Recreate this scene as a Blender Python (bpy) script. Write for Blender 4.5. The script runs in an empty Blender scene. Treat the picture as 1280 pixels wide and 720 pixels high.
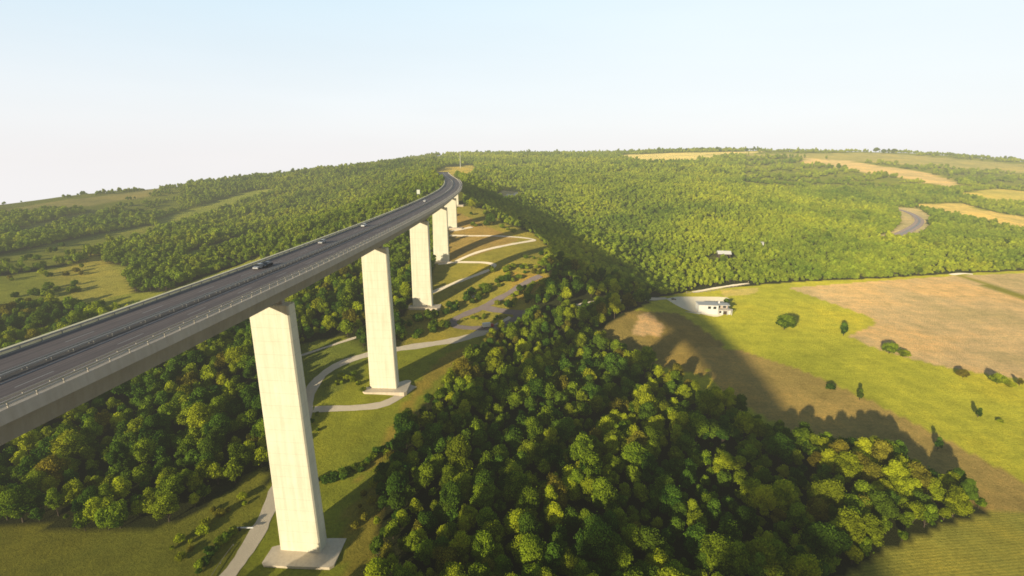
import bpy, math, random
import numpy as np
from mathutils import Vector, Matrix, Euler

random.seed(7); RNG = np.random.default_rng(11)
scene = bpy.context.scene
COL = scene.collection
PI = math.pi

# ------------------------------------------------------------------ camera model (used to turn photo pixels into ground points)
F, PITCH, ROLL, H = 595.0, 0.269, 0.0042, 140.5
CP, SP, CR, SR = math.cos(PITCH), math.sin(PITCH), math.cos(ROLL), math.sin(ROLL)

def project(X, Y, Z):
    X = np.asarray(X, float); Y = np.asarray(Y, float); Z = np.asarray(Z, float) - H
    zc = Y*CP - Z*SP; yc = Y*SP + Z*CP
    zs = np.where(zc > 1, zc, 1)
    u = F*X/zs; v = -F*yc/zs
    return np.where(zc > 1, 640 + u*CR - v*SR, -9e4), np.where(zc > 1, 360 + u*SR + v*CR, -9e4), zc

def ray(u, v):
    du, dv = u-640, v-360
    x = (du*CR + dv*SR)/F; y = -(-du*SR + dv*CR)/F
    return np.array([x, CP + y*SP, -SP + y*CP])

def at_depth(u, v, Y):
    d = ray(u, v)
    return d[0]/d[1]*Y, Y, H + d[2]/d[1]*Y

def on_plane(u, v, z):
    d = ray(u, v); t = (z-H)/d[2]
    return Vector((d[0]*t, d[1]*t, z))

# ------------------------------------------------------------------ bridge axis
AX = np.array([(-900,-400),(-600,-266),(-450,-212),(-300,-165),(-200,-137),(-100,-112),(0,-92.5),(60,-85),(143,-77),(240,-71),(343,-67.5),(441,-67),
               (541,-70),(640,-78.5),(740,-92),(850,-112),(923,-125.5),(1000,-139),(1227,-177),(1500,-225),(2200,-340)], float)
def spline(xs, ys, t):
    xs = np.asarray(xs, float); ys = np.asarray(ys, float); t = np.asarray(t, float)
    m = np.gradient(ys, xs)
    i = np.clip(np.searchsorted(xs, t)-1, 0, len(xs)-2)
    h = xs[i+1]-xs[i]; s = (t-xs[i])/h
    return ((2*s**3-3*s**2+1)*ys[i] + (s**3-2*s**2+s)*h*m[i] + (-2*s**3+3*s**2)*ys[i+1] + (s**3-s**2)*h*m[i+1])
def axis_x(Y): return spline(AX[:,0], AX[:,1], Y)
DECK_Z = 105.0
DECK_END = 772.0

# ------------------------------------------------------------------ terrain: smooth surface through measured points
ctrl = []
def cp(u, v, Y): ctrl.append(at_depth(u, v, Y))
def cw(x, y, z): ctrl.append((x, y, z))
cw(-77,143,0); cw(-70,240,16); cw(-67,343,31); cw(-67,441,44.5); cw(-70,541,62); cw(-78,640,78); cw(-90,745,99)
cw(-112,850,104.3); cw(-126,923,104.5); cw(-150,1060,105); cw(-177,1227,109); cw(-225,1500,121)
cw(0,0,0); cw(-90,0,0); cw(-250,0,0); cw(250,0,-2); cw(-90,-300,0); cw(300,-300,0); cw(-400,-300,0); cw(-90,-700,5); cw(500,0,-5)
cw(-196,152,1); cw(-98,130,0); cw(0,130,0); cw(100,131,0); cw(195,163,0); cw(10,220,4); cw(80,300,8); cw(20,330,18)
cw(160,260,5); cw(150,340,10); cw(228,183,0); cw(170,420,14); cw(300,300,7); cw(420,350,10); cw(300,450,16); cw(480,440,15); cw(530,510,18); cw(420,520,19); cw(250,480,18)
cw(700,560,18); cw(350,150,-3)
cp(770,410,330); cp(765,318,520); cp(700,272,750); cp(640,243,920); cp(600,232,1000)
cp(700,335,415); cp(660,365,370)
cp(0,450,307); cp(0,342,480); cp(0,292,700); cp(0,257,1000); cp(100,244,1150); cp(200,236,1300); cp(300,226,1500); cp(400,216,1700); cp(-300,300,950)
cp(500,205,1900); cp(560,194,2250); cp(600,193.5,2300)
cp(200,300,650); cp(200,262,950); cp(400,242,1100); cp(300,300,620); cp(130,330,520); cp(250,350,450); cp(470,255,830); cp(500,235,950); cp(150,382,400); cp(400,290,560)
cp(-250,300,600); cp(-250,350,430)
cp(830,362,455); cp(1000,302,640); cp(1000,250,980); cp(1000,221,1400); cp(1000,190,2300); cp(800,300,640); cp(800,241,980); cp(800,207,1500); cp(760,193,2300); cp(860,189,2350)
cp(1140,276,800); cp(1280,292,800); cp(1280,242,1200); cp(1280,203,2300); cp(1150,192,2400); cp(1200,232,1250); cp(1290,220,1700); cp(680,205,1700); cp(620,212,1500)
cp(1450,300,800); cp(1450,230,1500)
# beyond the skyline the land drops away
for x, y, z in ((-3200,1200,-350),(-2600,2200,-450),(-1900,3000,-420),(-700,3600,60),(600,3900,110),(1800,3600,90),(3200,3000,40),(3800,1500,20),(3000,300,-5),(-2500,0,-20),
                (-1550,1450,-90),(-1350,1900,-60),(-1700,1100,-60),(0,5500,40),(-4000,4500,-900),(4000,5000,0),(-900,-900,0),(900,-900,0)): cw(x,y,z)
C = np.array(ctrl); S0 = 1000.0
def tps_k(r2): return np.where(r2 > 1e-12, .5*r2*np.log(np.maximum(r2, 1e-12)), 0)
P0 = C[:,:2]/S0; n = len(C)
K = tps_k(((P0[:,None]-P0[None])**2).sum(-1)) + np.eye(n)*2e-4
A = np.zeros((n+3, n+3)); A[:n,:n] = K; A[:n,n] = 1; A[:n,n+1:] = P0; A[n,:n] = 1; A[n+1:,:n] = P0.T
W = np.linalg.solve(A, np.concatenate([C[:,2], np.zeros(3)]))
def terrain_raw(x, y):
    q = np.stack([np.ravel(x), np.ravel(y)], -1)/S0
    out = np.empty(len(q))
    for i in range(0, len(q), 20000):
        b = q[i:i+20000]
        out[i:i+20000] = tps_k(((b[:,None]-P0[None])**2).sum(-1)) @ W[:n] + W[n] + b @ W[n+1:]
    x = np.ravel(x); y = np.ravel(y)
    # motorway formation beyond the abutment, the cone in front of it
    d = np.abs(x - axis_x(np.clip(y, -900, 2200)))
    w = np.clip((34-d)/16, 0, 1); w = w*w*(3-2*w)*np.clip((y-735)/40, 0, 1)*np.clip((1150-y)/80, 0, 1)
    out = out*(1-w) + 104.6*w
    # keep the ground under the girder
    out = np.where((d < 22) & (y < 735), np.minimum(out, 101), out)
    und = 1.2*np.sin(x/37+1.3)*np.cos(y/53) + .7*np.sin(x/17-y/23)
    und *= np.clip((d-20)/40, 0, 1)*np.clip((y-90)/80, 0, 1)
    return out + und

def graded(lo, hi, d0, a, b, g, dmax):
    c = list(np.arange(a, b+.01, d0)); d = d0
    while c[-1] < hi: d = min(d*g, dmax); c.append(c[-1]+d)
    d = d0; pre = []; x = a
    while x > lo: d = min(d*g, dmax); x -= d; pre.append(x)
    return np.array(pre[::-1]+c)
GX = graded(-5200, 5200, 3.2, -300, 330, 1.035, 120)
GY = graded(-900, 6500, 3.2, 95, 620, 1.02, 100)
NX, NY = len(GX), len(GY)
MX, MY = np.meshgrid(GX, GY)
MZ = terrain_raw(MX, MY).reshape(NY, NX)
def ground(x, y):
    x = np.atleast_1d(np.asarray(x, float)); y = np.atleast_1d(np.asarray(y, float))
    i = np.clip(np.searchsorted(GX, x)-1, 0, NX-2); j = np.clip(np.searchsorted(GY, y)-1, 0, NY-2)
    s = np.clip((x-GX[i])/(GX[i+1]-GX[i]), 0, 1); t = np.clip((y-GY[j])/(GY[j+1]-GY[j]), 0, 1)
    return MZ[j,i]*(1-s)*(1-t)+MZ[j,i+1]*s*(1-t)+MZ[j+1,i]*(1-s)*t+MZ[j+1,i+1]*s*t
def gz(x, y): return float(ground(x, y)[0])
def hit(u, v, zmin=0):
    """ground point seen at a photo pixel"""
    d = ray(u, v); ts = np.concatenate([np.arange(90, 700, 1.5), np.arange(700, 4000, 5)])
    z = H + d[2]*ts/d[1]; g = ground(d[0]/d[1]*ts, ts)
    k = np.where(z <= g)[0]
    if len(k) == 0: return None
    k = k[0]
    if k == 0: t = ts[0]
    else:
        a0 = z[k-1]-g[k-1]; a1 = g[k]-z[k]; t = ts[k-1] + (ts[k]-ts[k-1])*a0/(a0+a1+1e-9)
    x = d[0]/d[1]*t
    return Vector((x, t, gz(x, t)))

# ------------------------------------------------------------------ small helpers
def tag(o, label=None, cat=None, group=None, kind=None):
    if label: o['label'] = label
    if cat: o['category'] = cat
    if group: o['group'] = group
    if kind: o['kind'] = kind
    return o
def empty(name, loc=(0,0,0), rz=0):
    o = bpy.data.objects.new(name, None); o.location = loc; o.rotation_euler = (0,0,rz); o.empty_display_size = .5
    COL.objects.link(o); return o
class MB:
    def __init__(s): s.v = []; s.f = []
    def quad(s, a, b, c, d):
        n = len(s.v); s.v += [tuple(a), tuple(b), tuple(c), tuple(d)]; s.f.append((n,n+1,n+2,n+3)); return s
    def box(s, x0, x1, y0, y1, z0, z1):
        n = len(s.v); s.v += [(x0,y0,z0),(x1,y0,z0),(x1,y1,z0),(x0,y1,z0),(x0,y0,z1),(x1,y0,z1),(x1,y1,z1),(x0,y1,z1)]
        s.f += [tuple(n+i for i in q) for q in ((0,3,2,1),(4,5,6,7),(0,1,5,4),(1,2,6,5),(2,3,7,6),(3,0,4,7))]; return s
    def loft(s, rings, cap=True, closed=True):
        n = len(s.v); m = len(rings[0])
        for r in rings: s.v += [tuple(p) for p in r]
        for i in range(len(rings)-1):
            for j in range(m if closed else m-1):
                k = (j+1) % m
                s.f.append((n+i*m+j, n+i*m+k, n+(i+1)*m+k, n+(i+1)*m+j))
        if cap and closed:
            s.f.append(tuple(n+j for j in range(m))[::-1]); s.f.append(tuple(n+(len(rings)-1)*m+j for j in range(m)))
        return s
    def tube(s, pts, rad, k=6):
        pts = [Vector(p) for p in pts]; rings = []
        for i, p in enumerate(pts):
            d = (pts[min(i+1, len(pts)-1)] - pts[max(i-1, 0)]).normalized()
            a = d.orthogonal().normalized(); b = d.cross(a)
            r = rad[i] if hasattr(rad, '__len__') else rad
            rings.append([p + a*(r*math.cos(2*PI*j/k)) + b*(r*math.sin(2*PI*j/k)) for j in range(k)])
        return s.loft(rings)
    def cyl(s, c, r, axis, L, k=14):
        c = Vector(c); d = Vector(axis).normalized(); return s.tube([c-d*L/2, c+d*L/2], r, k)
    def mesh(s, name, smooth=False):
        m = bpy.data.meshes.new(name); m.from_pydata(s.v, [], s.f); m.validate()
        if smooth: m.polygons.foreach_set('use_smooth', [True]*len(m.polygons))
        m.update(); return m
    def build(s, name, mat, parent=None, loc=(0,0,0), smooth=False, bevel=0):
        o = bpy.data.objects.new(name, s.mesh(name, smooth)); o.data.materials.append(mat)
        COL.objects.link(o); o.location = loc
        if parent: o.parent = parent
        if bevel:
            b = o.modifiers.new('Bevel', 'BEVEL'); b.width = bevel; b.segments = 2; b.limit_method = 'ANGLE'
        return o
def copy_tree(o, parent=None):
    c = o.copy(); COL.objects.link(c)
    if parent: c.parent = parent
    for ch in list(o.children): copy_tree(ch, c)
    return c

# ------------------------------------------------------------------ materials
HAZE = None
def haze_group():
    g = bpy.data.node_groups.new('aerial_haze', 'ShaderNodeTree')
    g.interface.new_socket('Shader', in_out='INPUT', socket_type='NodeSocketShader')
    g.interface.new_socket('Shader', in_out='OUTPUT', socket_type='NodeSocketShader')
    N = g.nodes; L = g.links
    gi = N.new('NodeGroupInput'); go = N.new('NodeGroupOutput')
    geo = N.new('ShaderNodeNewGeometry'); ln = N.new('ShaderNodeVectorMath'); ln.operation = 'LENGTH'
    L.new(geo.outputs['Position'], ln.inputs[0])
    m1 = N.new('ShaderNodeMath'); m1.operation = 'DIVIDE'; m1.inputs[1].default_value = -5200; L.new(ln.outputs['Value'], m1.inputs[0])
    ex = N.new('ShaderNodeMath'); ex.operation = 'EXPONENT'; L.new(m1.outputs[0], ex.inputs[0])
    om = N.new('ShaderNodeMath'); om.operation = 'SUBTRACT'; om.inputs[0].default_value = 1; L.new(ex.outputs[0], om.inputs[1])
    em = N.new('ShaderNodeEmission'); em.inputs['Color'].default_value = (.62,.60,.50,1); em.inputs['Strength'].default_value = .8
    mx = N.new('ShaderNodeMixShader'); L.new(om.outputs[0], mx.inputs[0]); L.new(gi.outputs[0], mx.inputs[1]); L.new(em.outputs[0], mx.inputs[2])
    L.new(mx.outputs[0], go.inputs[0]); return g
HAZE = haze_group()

class MT:
    """thin wrapper for building node materials"""
    def __init__(s, name):
        s.m = bpy.data.materials.new(name); s.m.use_nodes = True; s.t = s.m.node_tree; s.t.nodes.clear()
    def n(s, typ, **kw):
        o = s.t.nodes.new('ShaderNode'+typ)
        for k, v in kw.items(): setattr(o, k, v)
        return o
    def l(s, a, b): s.t.links.new(a, b)
    def noise(s, scale, vec=None, detail=4, rough=.6):
        o = s.n('TexNoise'); o.inputs['Scale'].default_value = scale; o.inputs['Detail'].default_value = detail; o.inputs['Roughness'].default_value = rough
        if vec is not None: s.l(vec, o.inputs['Vector'])
        return o.outputs['Fac']
    def ramp(s, fac, *stops):
        o = s.n('ValToRGB'); cr = o.color_ramp
        while len(cr.elements) < len(stops): cr.elements.new(.5)
        for e, (p, c) in zip(cr.elements, stops): e.position = p; e.color = (*c, 1) if len(c) == 3 else c
        s.l(fac, o.inputs[0]); return o.outputs[0]
    def mix(s, fac, a, b, mode='MIX'):
        o = s.n('Mix', data_type='RGBA', blend_type=mode)
        for sock, v in ((o.inputs['Factor'], fac), (o.inputs['A'], a), (o.inputs['B'], b)):
            if hasattr(v, 'links'): s.l(v, sock)
            elif isinstance(v, (int, float)): sock.default_value = v
            else: sock.default_value = (*v, 1)
        return o.outputs['Result']
    def math(s, op, a, b=0):
        o = s.n('Math', operation=op)
        for i, v in enumerate((a, b)):
            if hasattr(v, 'links'): s.l(v, o.inputs[i])
            else: o.inputs[i].default_value = v
        return o.outputs[0]
    def pos(s): return s.n('NewGeometry').outputs['Position']
    def mapping(s, vec, scale=(1,1,1), rot=(0,0,0)):
        o = s.n('Mapping'); o.inputs['Scale'].default_value = scale; o.inputs['Rotation'].default_value = rot; s.l(vec, o.inputs['Vector']); return o.outputs[0]
    def bump(s, h, strength, dist):
        o = s.n('Bump'); o.inputs['Strength'].default_value = strength; o.inputs['Distance'].default_value = dist; s.l(h, o.inputs['Height']); return o.outputs[0]
    def surf(s, color, rough=.8, normal=None, spec=.3, metal=0, haze=True):
        b = s.n('BsdfPrincipled'); b.inputs['Diffuse Roughness'].default_value = 1.0 if spec < .1 else 0.0
        if hasattr(color, 'links'): s.l(color, b.inputs['Base Color'])
        else: b.inputs['Base Color'].default_value = (*color, 1)
        if hasattr(rough, 'links'): s.l(rough, b.inputs['Roughness'])
        else: b.inputs['Roughness'].default_value = rough
        b.inputs['Specular IOR Level'].default_value = spec; b.inputs['Metallic'].default_value = metal
        if normal is not None: s.l(normal, b.inputs['Normal'])
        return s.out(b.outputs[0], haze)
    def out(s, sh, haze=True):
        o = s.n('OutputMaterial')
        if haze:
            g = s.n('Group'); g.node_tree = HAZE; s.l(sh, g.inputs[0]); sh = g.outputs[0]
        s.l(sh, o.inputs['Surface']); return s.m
def plain(name, col, rough=.6, var=.25, scale=1.2, metal=0, spec=.3):
    t = MT(name); f = t.noise(scale, t.pos(), 5)
    c = t.mix(f, tuple(x*(1-var) for x in col), tuple(min(1, x*(1+var)) for x in col)); return t.surf(c, rough, None, spec, metal)

def mat_ground():
    t = MT('meadow_and_soil'); p = t.pos()
    a = t.n('VertexColor', layer_name='cover').outputs['Color']
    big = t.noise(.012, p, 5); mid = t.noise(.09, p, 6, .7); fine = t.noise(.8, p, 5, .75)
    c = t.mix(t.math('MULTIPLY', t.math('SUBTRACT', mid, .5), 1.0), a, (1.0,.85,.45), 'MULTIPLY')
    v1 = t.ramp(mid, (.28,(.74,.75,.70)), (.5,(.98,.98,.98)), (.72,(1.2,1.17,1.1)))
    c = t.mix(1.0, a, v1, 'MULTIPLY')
    v2 = t.ramp(big, (.35,(.8,.84,.8)), (.5,(1,1,1)), (.66,(1.2,1.1,.95)))
    c = t.mix(1.0, c, v2, 'MULTIPLY')
    v3 = t.ramp(fine, (.3,(.66,.68,.6)), (.55,(1.02,1.02,1)), (.75,(1.25,1.25,1.2)))
    c = t.mix(.85, c, v3, 'MULTIPLY')
    # tractor lines: long streaks on the ploughed land, narrow rows on the crop in the corner
    s1 = t.noise(.25, t.mapping(p, (.035,1.6,1), (0,0,math.radians(-14))), 4, .6)
    plough = t.n('Attribute', attribute_name='plough').outputs['Fac']
    c = t.mix(plough, c, t.mix(1.0, c, t.ramp(s1, (.3,(.87,.87,.87)), (.55,(1,1,1)), (.75,(1.1,1.08,1.05))), 'MULTIPLY'))
    wv = t.n('TexWave', wave_type='BANDS', bands_direction='Y'); wv.inputs['Scale'].default_value = .26; wv.inputs['Distortion'].default_value = 1.2; wv.inputs['Detail'].default_value = 2; wv.inputs['Detail Scale'].default_value = .5
    t.l(t.mapping(p, (1,1,1), (0,0,math.radians(-8))), wv.inputs['Vector'])
    rows = t.n('Attribute', attribute_name='rows').outputs['Fac']
    c = t.mix(rows, c, t.mix(1.0, c, t.ramp(wv.outputs['Fac'], (.2,(.87,.89,.84)), (.8,(1.1,1.08,1.03))), 'MULTIPLY'))
    h = t.math('ADD', t.math('MULTIPLY', fine, 1.0), t.math('MULTIPLY', t.noise(3.0, p, 4, .8), .5))
    return t.surf(c, .95, t.bump(h, .9, 1.6), .05)

def leaf_mat(name, dark, light, tint, patch=0):
    lo, sp = (.84, .30) if patch else (.76, .46)
    t = MT(name); oi = t.n('ObjectInfo').outputs['Random']; p = t.pos()
    sh = t.n('Attribute', attribute_name='shade').outputs['Fac']
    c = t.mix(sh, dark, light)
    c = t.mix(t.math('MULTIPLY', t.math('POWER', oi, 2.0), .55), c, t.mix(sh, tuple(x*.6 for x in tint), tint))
    b = t.math('ADD', lo, t.math('MULTIPLY', t.math('FRACT', t.math('MULTIPLY', oi, 7.31)), sp))
    comb = t.n('CombineColor'); 
    for i in range(3): t.l(b, comb.inputs[i])
    c = t.mix(1.0, c, comb.outputs[0], 'MULTIPLY')
    if patch:
        pn = t.math('ADD', t.math('MULTIPLY', t.noise(.0105, p, 6, .62), .6), t.math('MULTIPLY', t.noise(.0032, p, 3, .5), .4))
        c = t.mix(1.0, c, t.ramp(pn, (.37,(.50,.63,.62)), (.48,(.95,.97,.95)), (.60,(1.38,1.25,.98))), 'MULTIPLY')
    d = t.n('BsdfDiffuse'); t.l(c, d.inputs['Color'])
    tr = t.n('BsdfTranslucent'); t.l(t.mix(1.0, c, (1.25,1.2,.5), 'MULTIPLY'), tr.inputs['Color'])
    ms = t.n('MixShader'); ms.inputs[0].default_value = .22; t.l(d.outputs[0], ms.inputs[1]); t.l(tr.outputs[0], ms.inputs[2])
    return t.out(ms.outputs[0])

def mat_concrete(name, base, warm):
    t = MT(name); p = t.pos()
    n1 = t.noise(.18, p, 6, .65); n2 = t.noise(2.2, p, 5, .7); st = t.noise(.9, t.mapping(p, (1,1,.05)), 4, .6)
    c = t.mix(n1, tuple(x*.86 for x in base), warm)
    c = t.mix(1.0, c, t.ramp(st, (.3,(.88,.86,.83)), (.6,(1,1,1))), 'MULTIPLY')
    c = t.mix(.25, c, t.ramp(n2, (.3,(.8,.8,.78)), (.6,(1.05,1.05,1.05))), 'MULTIPLY')
    sep = t.n('SeparateXYZ'); t.l(p, sep.inputs[0])
    jz = t.math('FRACT', t.math('DIVIDE', sep.outputs[2], 4.6))
    c = t.mix(t.math('LESS_THAN', jz, .025), c, t.mix(1.0, c, (.80,.79,.77), 'MULTIPLY'))
    return t.surf(c, .85, t.bump(n2, .15, .05), .2)

def mat_asphalt(name, base, light):
    t = MT(name); p = t.pos()
    c = t.mix(t.noise(.25, p, 6, .7), base, light)
    c = t.mix(.6, c, t.ramp(t.noise(5, p, 4, .8), (.3,(.75,.75,.75)), (.7,(1.2,1.2,1.2))), 'MULTIPLY')
    return t.surf(c, .9, t.bump(t.noise(2.5, p, 4, .8), .6, .5), .06)

def mat_deck():
    t = MT('deck_asphalt'); p = t.pos()
    uv = t.n('UVMap', uv_map='along').outputs['UV']; sep = t.n('SeparateXYZ'); t.l(uv, sep.inputs[0])
    base = t.mix(t.noise(.2, p, 5, .7), (.150,.124,.122), (.215,.180,.172))
    # worn wheel tracks run along the lanes, patches of newer surfacing
    w = t.noise(1.0, t.mapping(uv, (2.3,.004,1)), 4, .7)
    base = t.mix(1.0, base, t.ramp(w, (.3,(.60,.60,.62)), (.5,(1,1,1)), (.7,(1.5,1.44,1.4))), 'MULTIPLY')
    ps = t.noise(1.0, t.mapping(uv, (.25,.02,1)), 3, .6)
    base = t.mix(.7, base, t.ramp(ps, (.4,(.85,.85,.86)), (.6,(1.15,1.13,1.1))), 'MULTIPLY')
    return t.surf(base, .8, None, .3)

M = {}
M['ground'] = mat_ground()
M['concrete'] = mat_concrete('pale_concrete', (.86,.81,.62), (.93,.88,.72))
M['deck_concrete'] = mat_concrete('weathered_concrete', (.36,.33,.28), (.46,.42,.35))
M['pad'] = mat_concrete('footing_concrete', (.74,.62,.47), (.86,.74,.57))
M['edge'] = mat_concrete('pale_edge_beam', (.56,.50,.43), (.68,.61,.53))
M['deck'] = mat_deck()
M['asphalt'] = mat_asphalt('old_asphalt', (.22,.175,.165), (.34,.28,.265))
M['gravel'] = mat_asphalt('pale_gravel', (.80,.68,.50), (.92,.82,.64))
M['track'] = mat_asphalt('grey_gravel', (.62,.53,.41), (.80,.70,.54))
M['paint'] = plain('road_paint', (.46,.44,.41), .6, .2, 2)
M['steel'] = plain('galvanised_steel', (.42,.41,.39), .45, .15, 3, .6)
M['bright_steel'] = plain('pale_rail_steel', (.46,.42,.36), .5, .12, 3, .1)
M['dark'] = plain('dark_rubber', (.02,.02,.02), .8)
M['glass'] = plain('dark_glass', (.03,.035,.04), .15, .1, 1, 0, .6)
M['white'] = plain('white_render', (.80,.78,.74), .75, .06, .6)
M['whitepaint'] = plain('white_car_paint', (.80,.80,.80), .3, .03, 1, 0, .5)
M['redpaint'] = plain('red_car_paint', (.42,.04,.03), .3, .05, 1, 0, .5)
M['darkpaint'] = plain('dark_car_paint', (.025,.027,.035), .3, .1, 1, 0, .5)
M['silverpaint'] = plain('silver_car_paint', (.50,.50,.51), .35, .05, 1, .4, .5)
M['lamp'] = plain('lamp_lens', (.7,.7,.66), .2, .05, 1)
M['timber'] = plain('weathered_timber', (.52,.44,.30), .85, .2, 2)
M['darktimber'] = plain('dark_timber', (.09,.065,.045), .85, .2, 2)
M['stone'] = plain('terrace_stone', (.55,.45,.36), .8, .15, 1)
M['tile'] = plain('pale_roofing', (.62,.60,.55), .7, .1, .8)
M['sign'] = plain('pale_sign_sheet', (.68,.72,.62), .5, .05, 1)
M['bark'] = plain('bark', (.085,.065,.045), .95, .35, 2)
LEAF = [leaf_mat('leaves_mid_green', (.034,.082,.006), (.235,.330,.018), (.40,.42,.022)),
        leaf_mat('leaves_dark_green', (.014,.050,.008), (.110,.205,.018), (.20,.27,.02)),
        leaf_mat('leaves_yellow_green', (.070,.115,.006), (.43,.50,.020), (.52,.50,.022)),
        leaf_mat('leaves_olive_brown', (.055,.066,.009), (.32,.295,.028), (.40,.31,.03))]
LEAF_FAR = leaf_mat('leaves_far_wood', (.185,.255,.022), (.40,.49,.040), (.45,.49,.042), 1)
LEAF_FAR2 = leaf_mat('leaves_left_wood', (.095,.155,.014), (.32,.42,.032), (.42,.44,.036), 1)

# ------------------------------------------------------------------ land cover, drawn as outlines on the ground
def pip(u, v, poly):
    u = np.asarray(u); v = np.asarray(v); ins = np.zeros(u.shape, bool); q = np.array(poly, float)
    for (x0,y0), (x1,y1) in zip(q, np.roll(q, -1, 0)):
        c = ((y0 > v) != (y1 > v)) & (u < (x1-x0)*(v-y0)/(y1-y0+1e-9)+x0); ins ^= c
    return ins
OPEN = dict(
  meadow_bl=[(-400,668),(-60,664),(40,658),(120,666),(190,664),(250,640),(296,608),(325,580),(345,640),(330,700),(290,760),(-60,900),(-400,900)],
  under=[(368,432),(430,420),(455,438),(500,436),(560,425),(604,412),(622,414),(600,436),(572,462),(545,492),(512,520),(496,560),(478,600),(470,650),(474,730),(470,800),(270,800),(300,710),(330,640),(352,560),(375,500)],
  slope=[(500,400),(530,360),(545,330),(558,296),(566,262),(580,256),(606,262),(632,280),(668,292),(688,312),(676,336),(694,352),(668,372),(672,392),(656,402),(618,414),(560,428),(505,436)],
  field=[(742,416),(770,398),(800,384),(828,371),(870,363),(940,357),(1000,352),(1100,348),(1190,342),(1290,338),(1700,340),(2300,380),(2300,900),(960,900),(1010,760),(1060,714),(1110,688),(1180,658),(1236,640),(1232,628),(1180,612),(1130,588),(1060,572),(1000,548),(930,520),(870,494),(800,452)],
  left1=[(-300,352),(0,346),(44,339),(108,328),(122,316),(132,329),(165,336),(158,348),(168,366),(208,365),(256,346),(300,331),(330,318),(330,335),(180,400),(100,386),(0,380),(-300,392)],
  left2=[(-60,330),(34,312),(100,297),(190,281),(202,290),(122,314),(62,333),(-60,348)],
  left4=[(190,277),(250,257),(305,241),(340,236),(344,241),(310,252),(262,270),(206,288)],
  left5=[(232,316),(300,296),(352,282),(356,288),(300,305),(240,326)],
  left6=[(20,288),(80,272),(130,262),(134,267),(86,280),(24,297)],
  left3=[(-300,282),(0,264),(60,253),(200,236),(186,246),(60,264),(0,270),(-300,290)],
  top1=[(768,194),(850,191),(960,189),(905,196),(866,203),(800,204)],
  top2=[(1008,198),(1060,201),(1160,216),(1200,229),(1188,234),(1120,222),(1060,213),(1000,203)],
  top3=[(1132,256),(1200,254),(1245,266),(1320,278),(1320,298),(1225,278)],
  top4=[(1196,242),(1245,236),(1320,243),(1320,253),(1240,253)],
  top5=[(880,193),(1100,191),(1290,206),(1290,218),(1215,212),(1120,205),(1000,197)],
  crest=[(540,216),(560,208),(590,206),(598,213),(585,221),(560,219)],
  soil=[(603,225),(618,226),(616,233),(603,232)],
  pale=[(628,238),(650,240),(660,246),(636,250),(620,244)],
  road=[(1118,258),(1150,261),(1163,270),(1163,287),(1148,294),(1112,297),(1070,304),(1068,301),(1112,291),(1126,278)],
  clear1=[(880,322),(916,318),(924,326),(884,331)],
)
_u, _v, _zc = project(MX, MY, MZ)
vis = (_zc > 20) & (MY > 30)
def inside(poly, soft=0):
    return (pip(_u+RNG.normal(0, soft, _u.shape), _v+RNG.normal(0, soft*.5, _v.shape), poly) & vis).astype(float) if soft else (pip(_u, _v, poly) & vis).astype(float)
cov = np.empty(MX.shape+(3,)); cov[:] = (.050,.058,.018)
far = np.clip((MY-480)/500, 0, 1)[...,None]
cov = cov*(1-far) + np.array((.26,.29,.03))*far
def put(poly, col, soft=.0):
    k = inside(poly, soft)[...,None]; cov[:] = cov*(1-k) + np.array(col)*k
GREEN = (.47,.445,.04)
put(OPEN['meadow_bl'], (.19,.19,.024)); put(OPEN['under'], (.24,.255,.026)); put(OPEN['slope'], (.32,.275,.042))
put([(372,430),(455,425),(455,470),(400,500),(378,470)], (.16,.19,.03))
put([(448,600),(500,560),(520,500),(560,462),(604,428),(560,440),(520,480),(486,540)], (.32,.25,.04))
put([(430,640),(474,600),(474,800),(425,800)], (.28,.23,.035))
put([(556,300),(566,262),(612,284),(650,300),(600,318),(552,330)], (.38,.26,.07))
put([(545,330),(612,332),(600,345),(545,362)], (.33,.28,.04))
put([(640,340),(690,345),(660,370),(640,380)], (.38,.27,.05))
put(OPEN['field'], GREEN)
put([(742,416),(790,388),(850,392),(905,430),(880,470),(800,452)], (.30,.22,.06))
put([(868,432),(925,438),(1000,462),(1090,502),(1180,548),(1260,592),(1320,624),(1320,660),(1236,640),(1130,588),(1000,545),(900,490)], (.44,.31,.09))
put([(800,392),(812,390),(832,410),(824,420),(790,418)], (.62,.42,.20))  # sunlit gap in the bridge shadow, painted as a lighter tan patch
put([(985,360),(1100,351),(1190,345),(1290,341),(1700,343),(1700,500),(1290,476),(1187,460),(1136,448),(1092,434),(1060,420),(1098,404),(1082,394),(1040,379)], (.62,.45,.22))
put([(1192,343),(1206,343),(1300,374),(1300,384)], (.26,.24,.03))
put([(900,362),(948,360),(946,367),(905,371)], (.72,.58,.16))
put([(960,900),(1010,760),(1060,714),(1110,688),(1180,658),(1236,640),(1300,645),(2300,700),(2300,900)], (.37,.34,.06))
put(OPEN['left1'], (.32,.325,.045)); put([(60,340),(122,316),(160,350),(166,366),(100,380),(70,360)], (.42,.37,.065)); put(OPEN['left2'], (.26,.27,.035)); put(OPEN['left4'], (.28,.30,.04)); put(OPEN['left5'], (.28,.30,.04)); put(OPEN['left6'], (.30,.30,.05)); put(OPEN['left3'], (.32,.28,.08))
put(OPEN['top1'], (.62,.50,.17)); put(OPEN['top5'], (.34,.30,.09)); put(OPEN['top2'], (.66,.48,.20)); put(OPEN['top3'], (.62,.46,.13)); put(OPEN['top4'], (.48,.40,.09))
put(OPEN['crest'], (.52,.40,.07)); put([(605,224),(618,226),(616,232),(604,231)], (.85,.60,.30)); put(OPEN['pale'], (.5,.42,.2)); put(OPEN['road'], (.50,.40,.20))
opn = np.zeros(MX.shape)
for pl in OPEN.values(): opn = np.maximum(opn, inside(pl))
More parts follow.
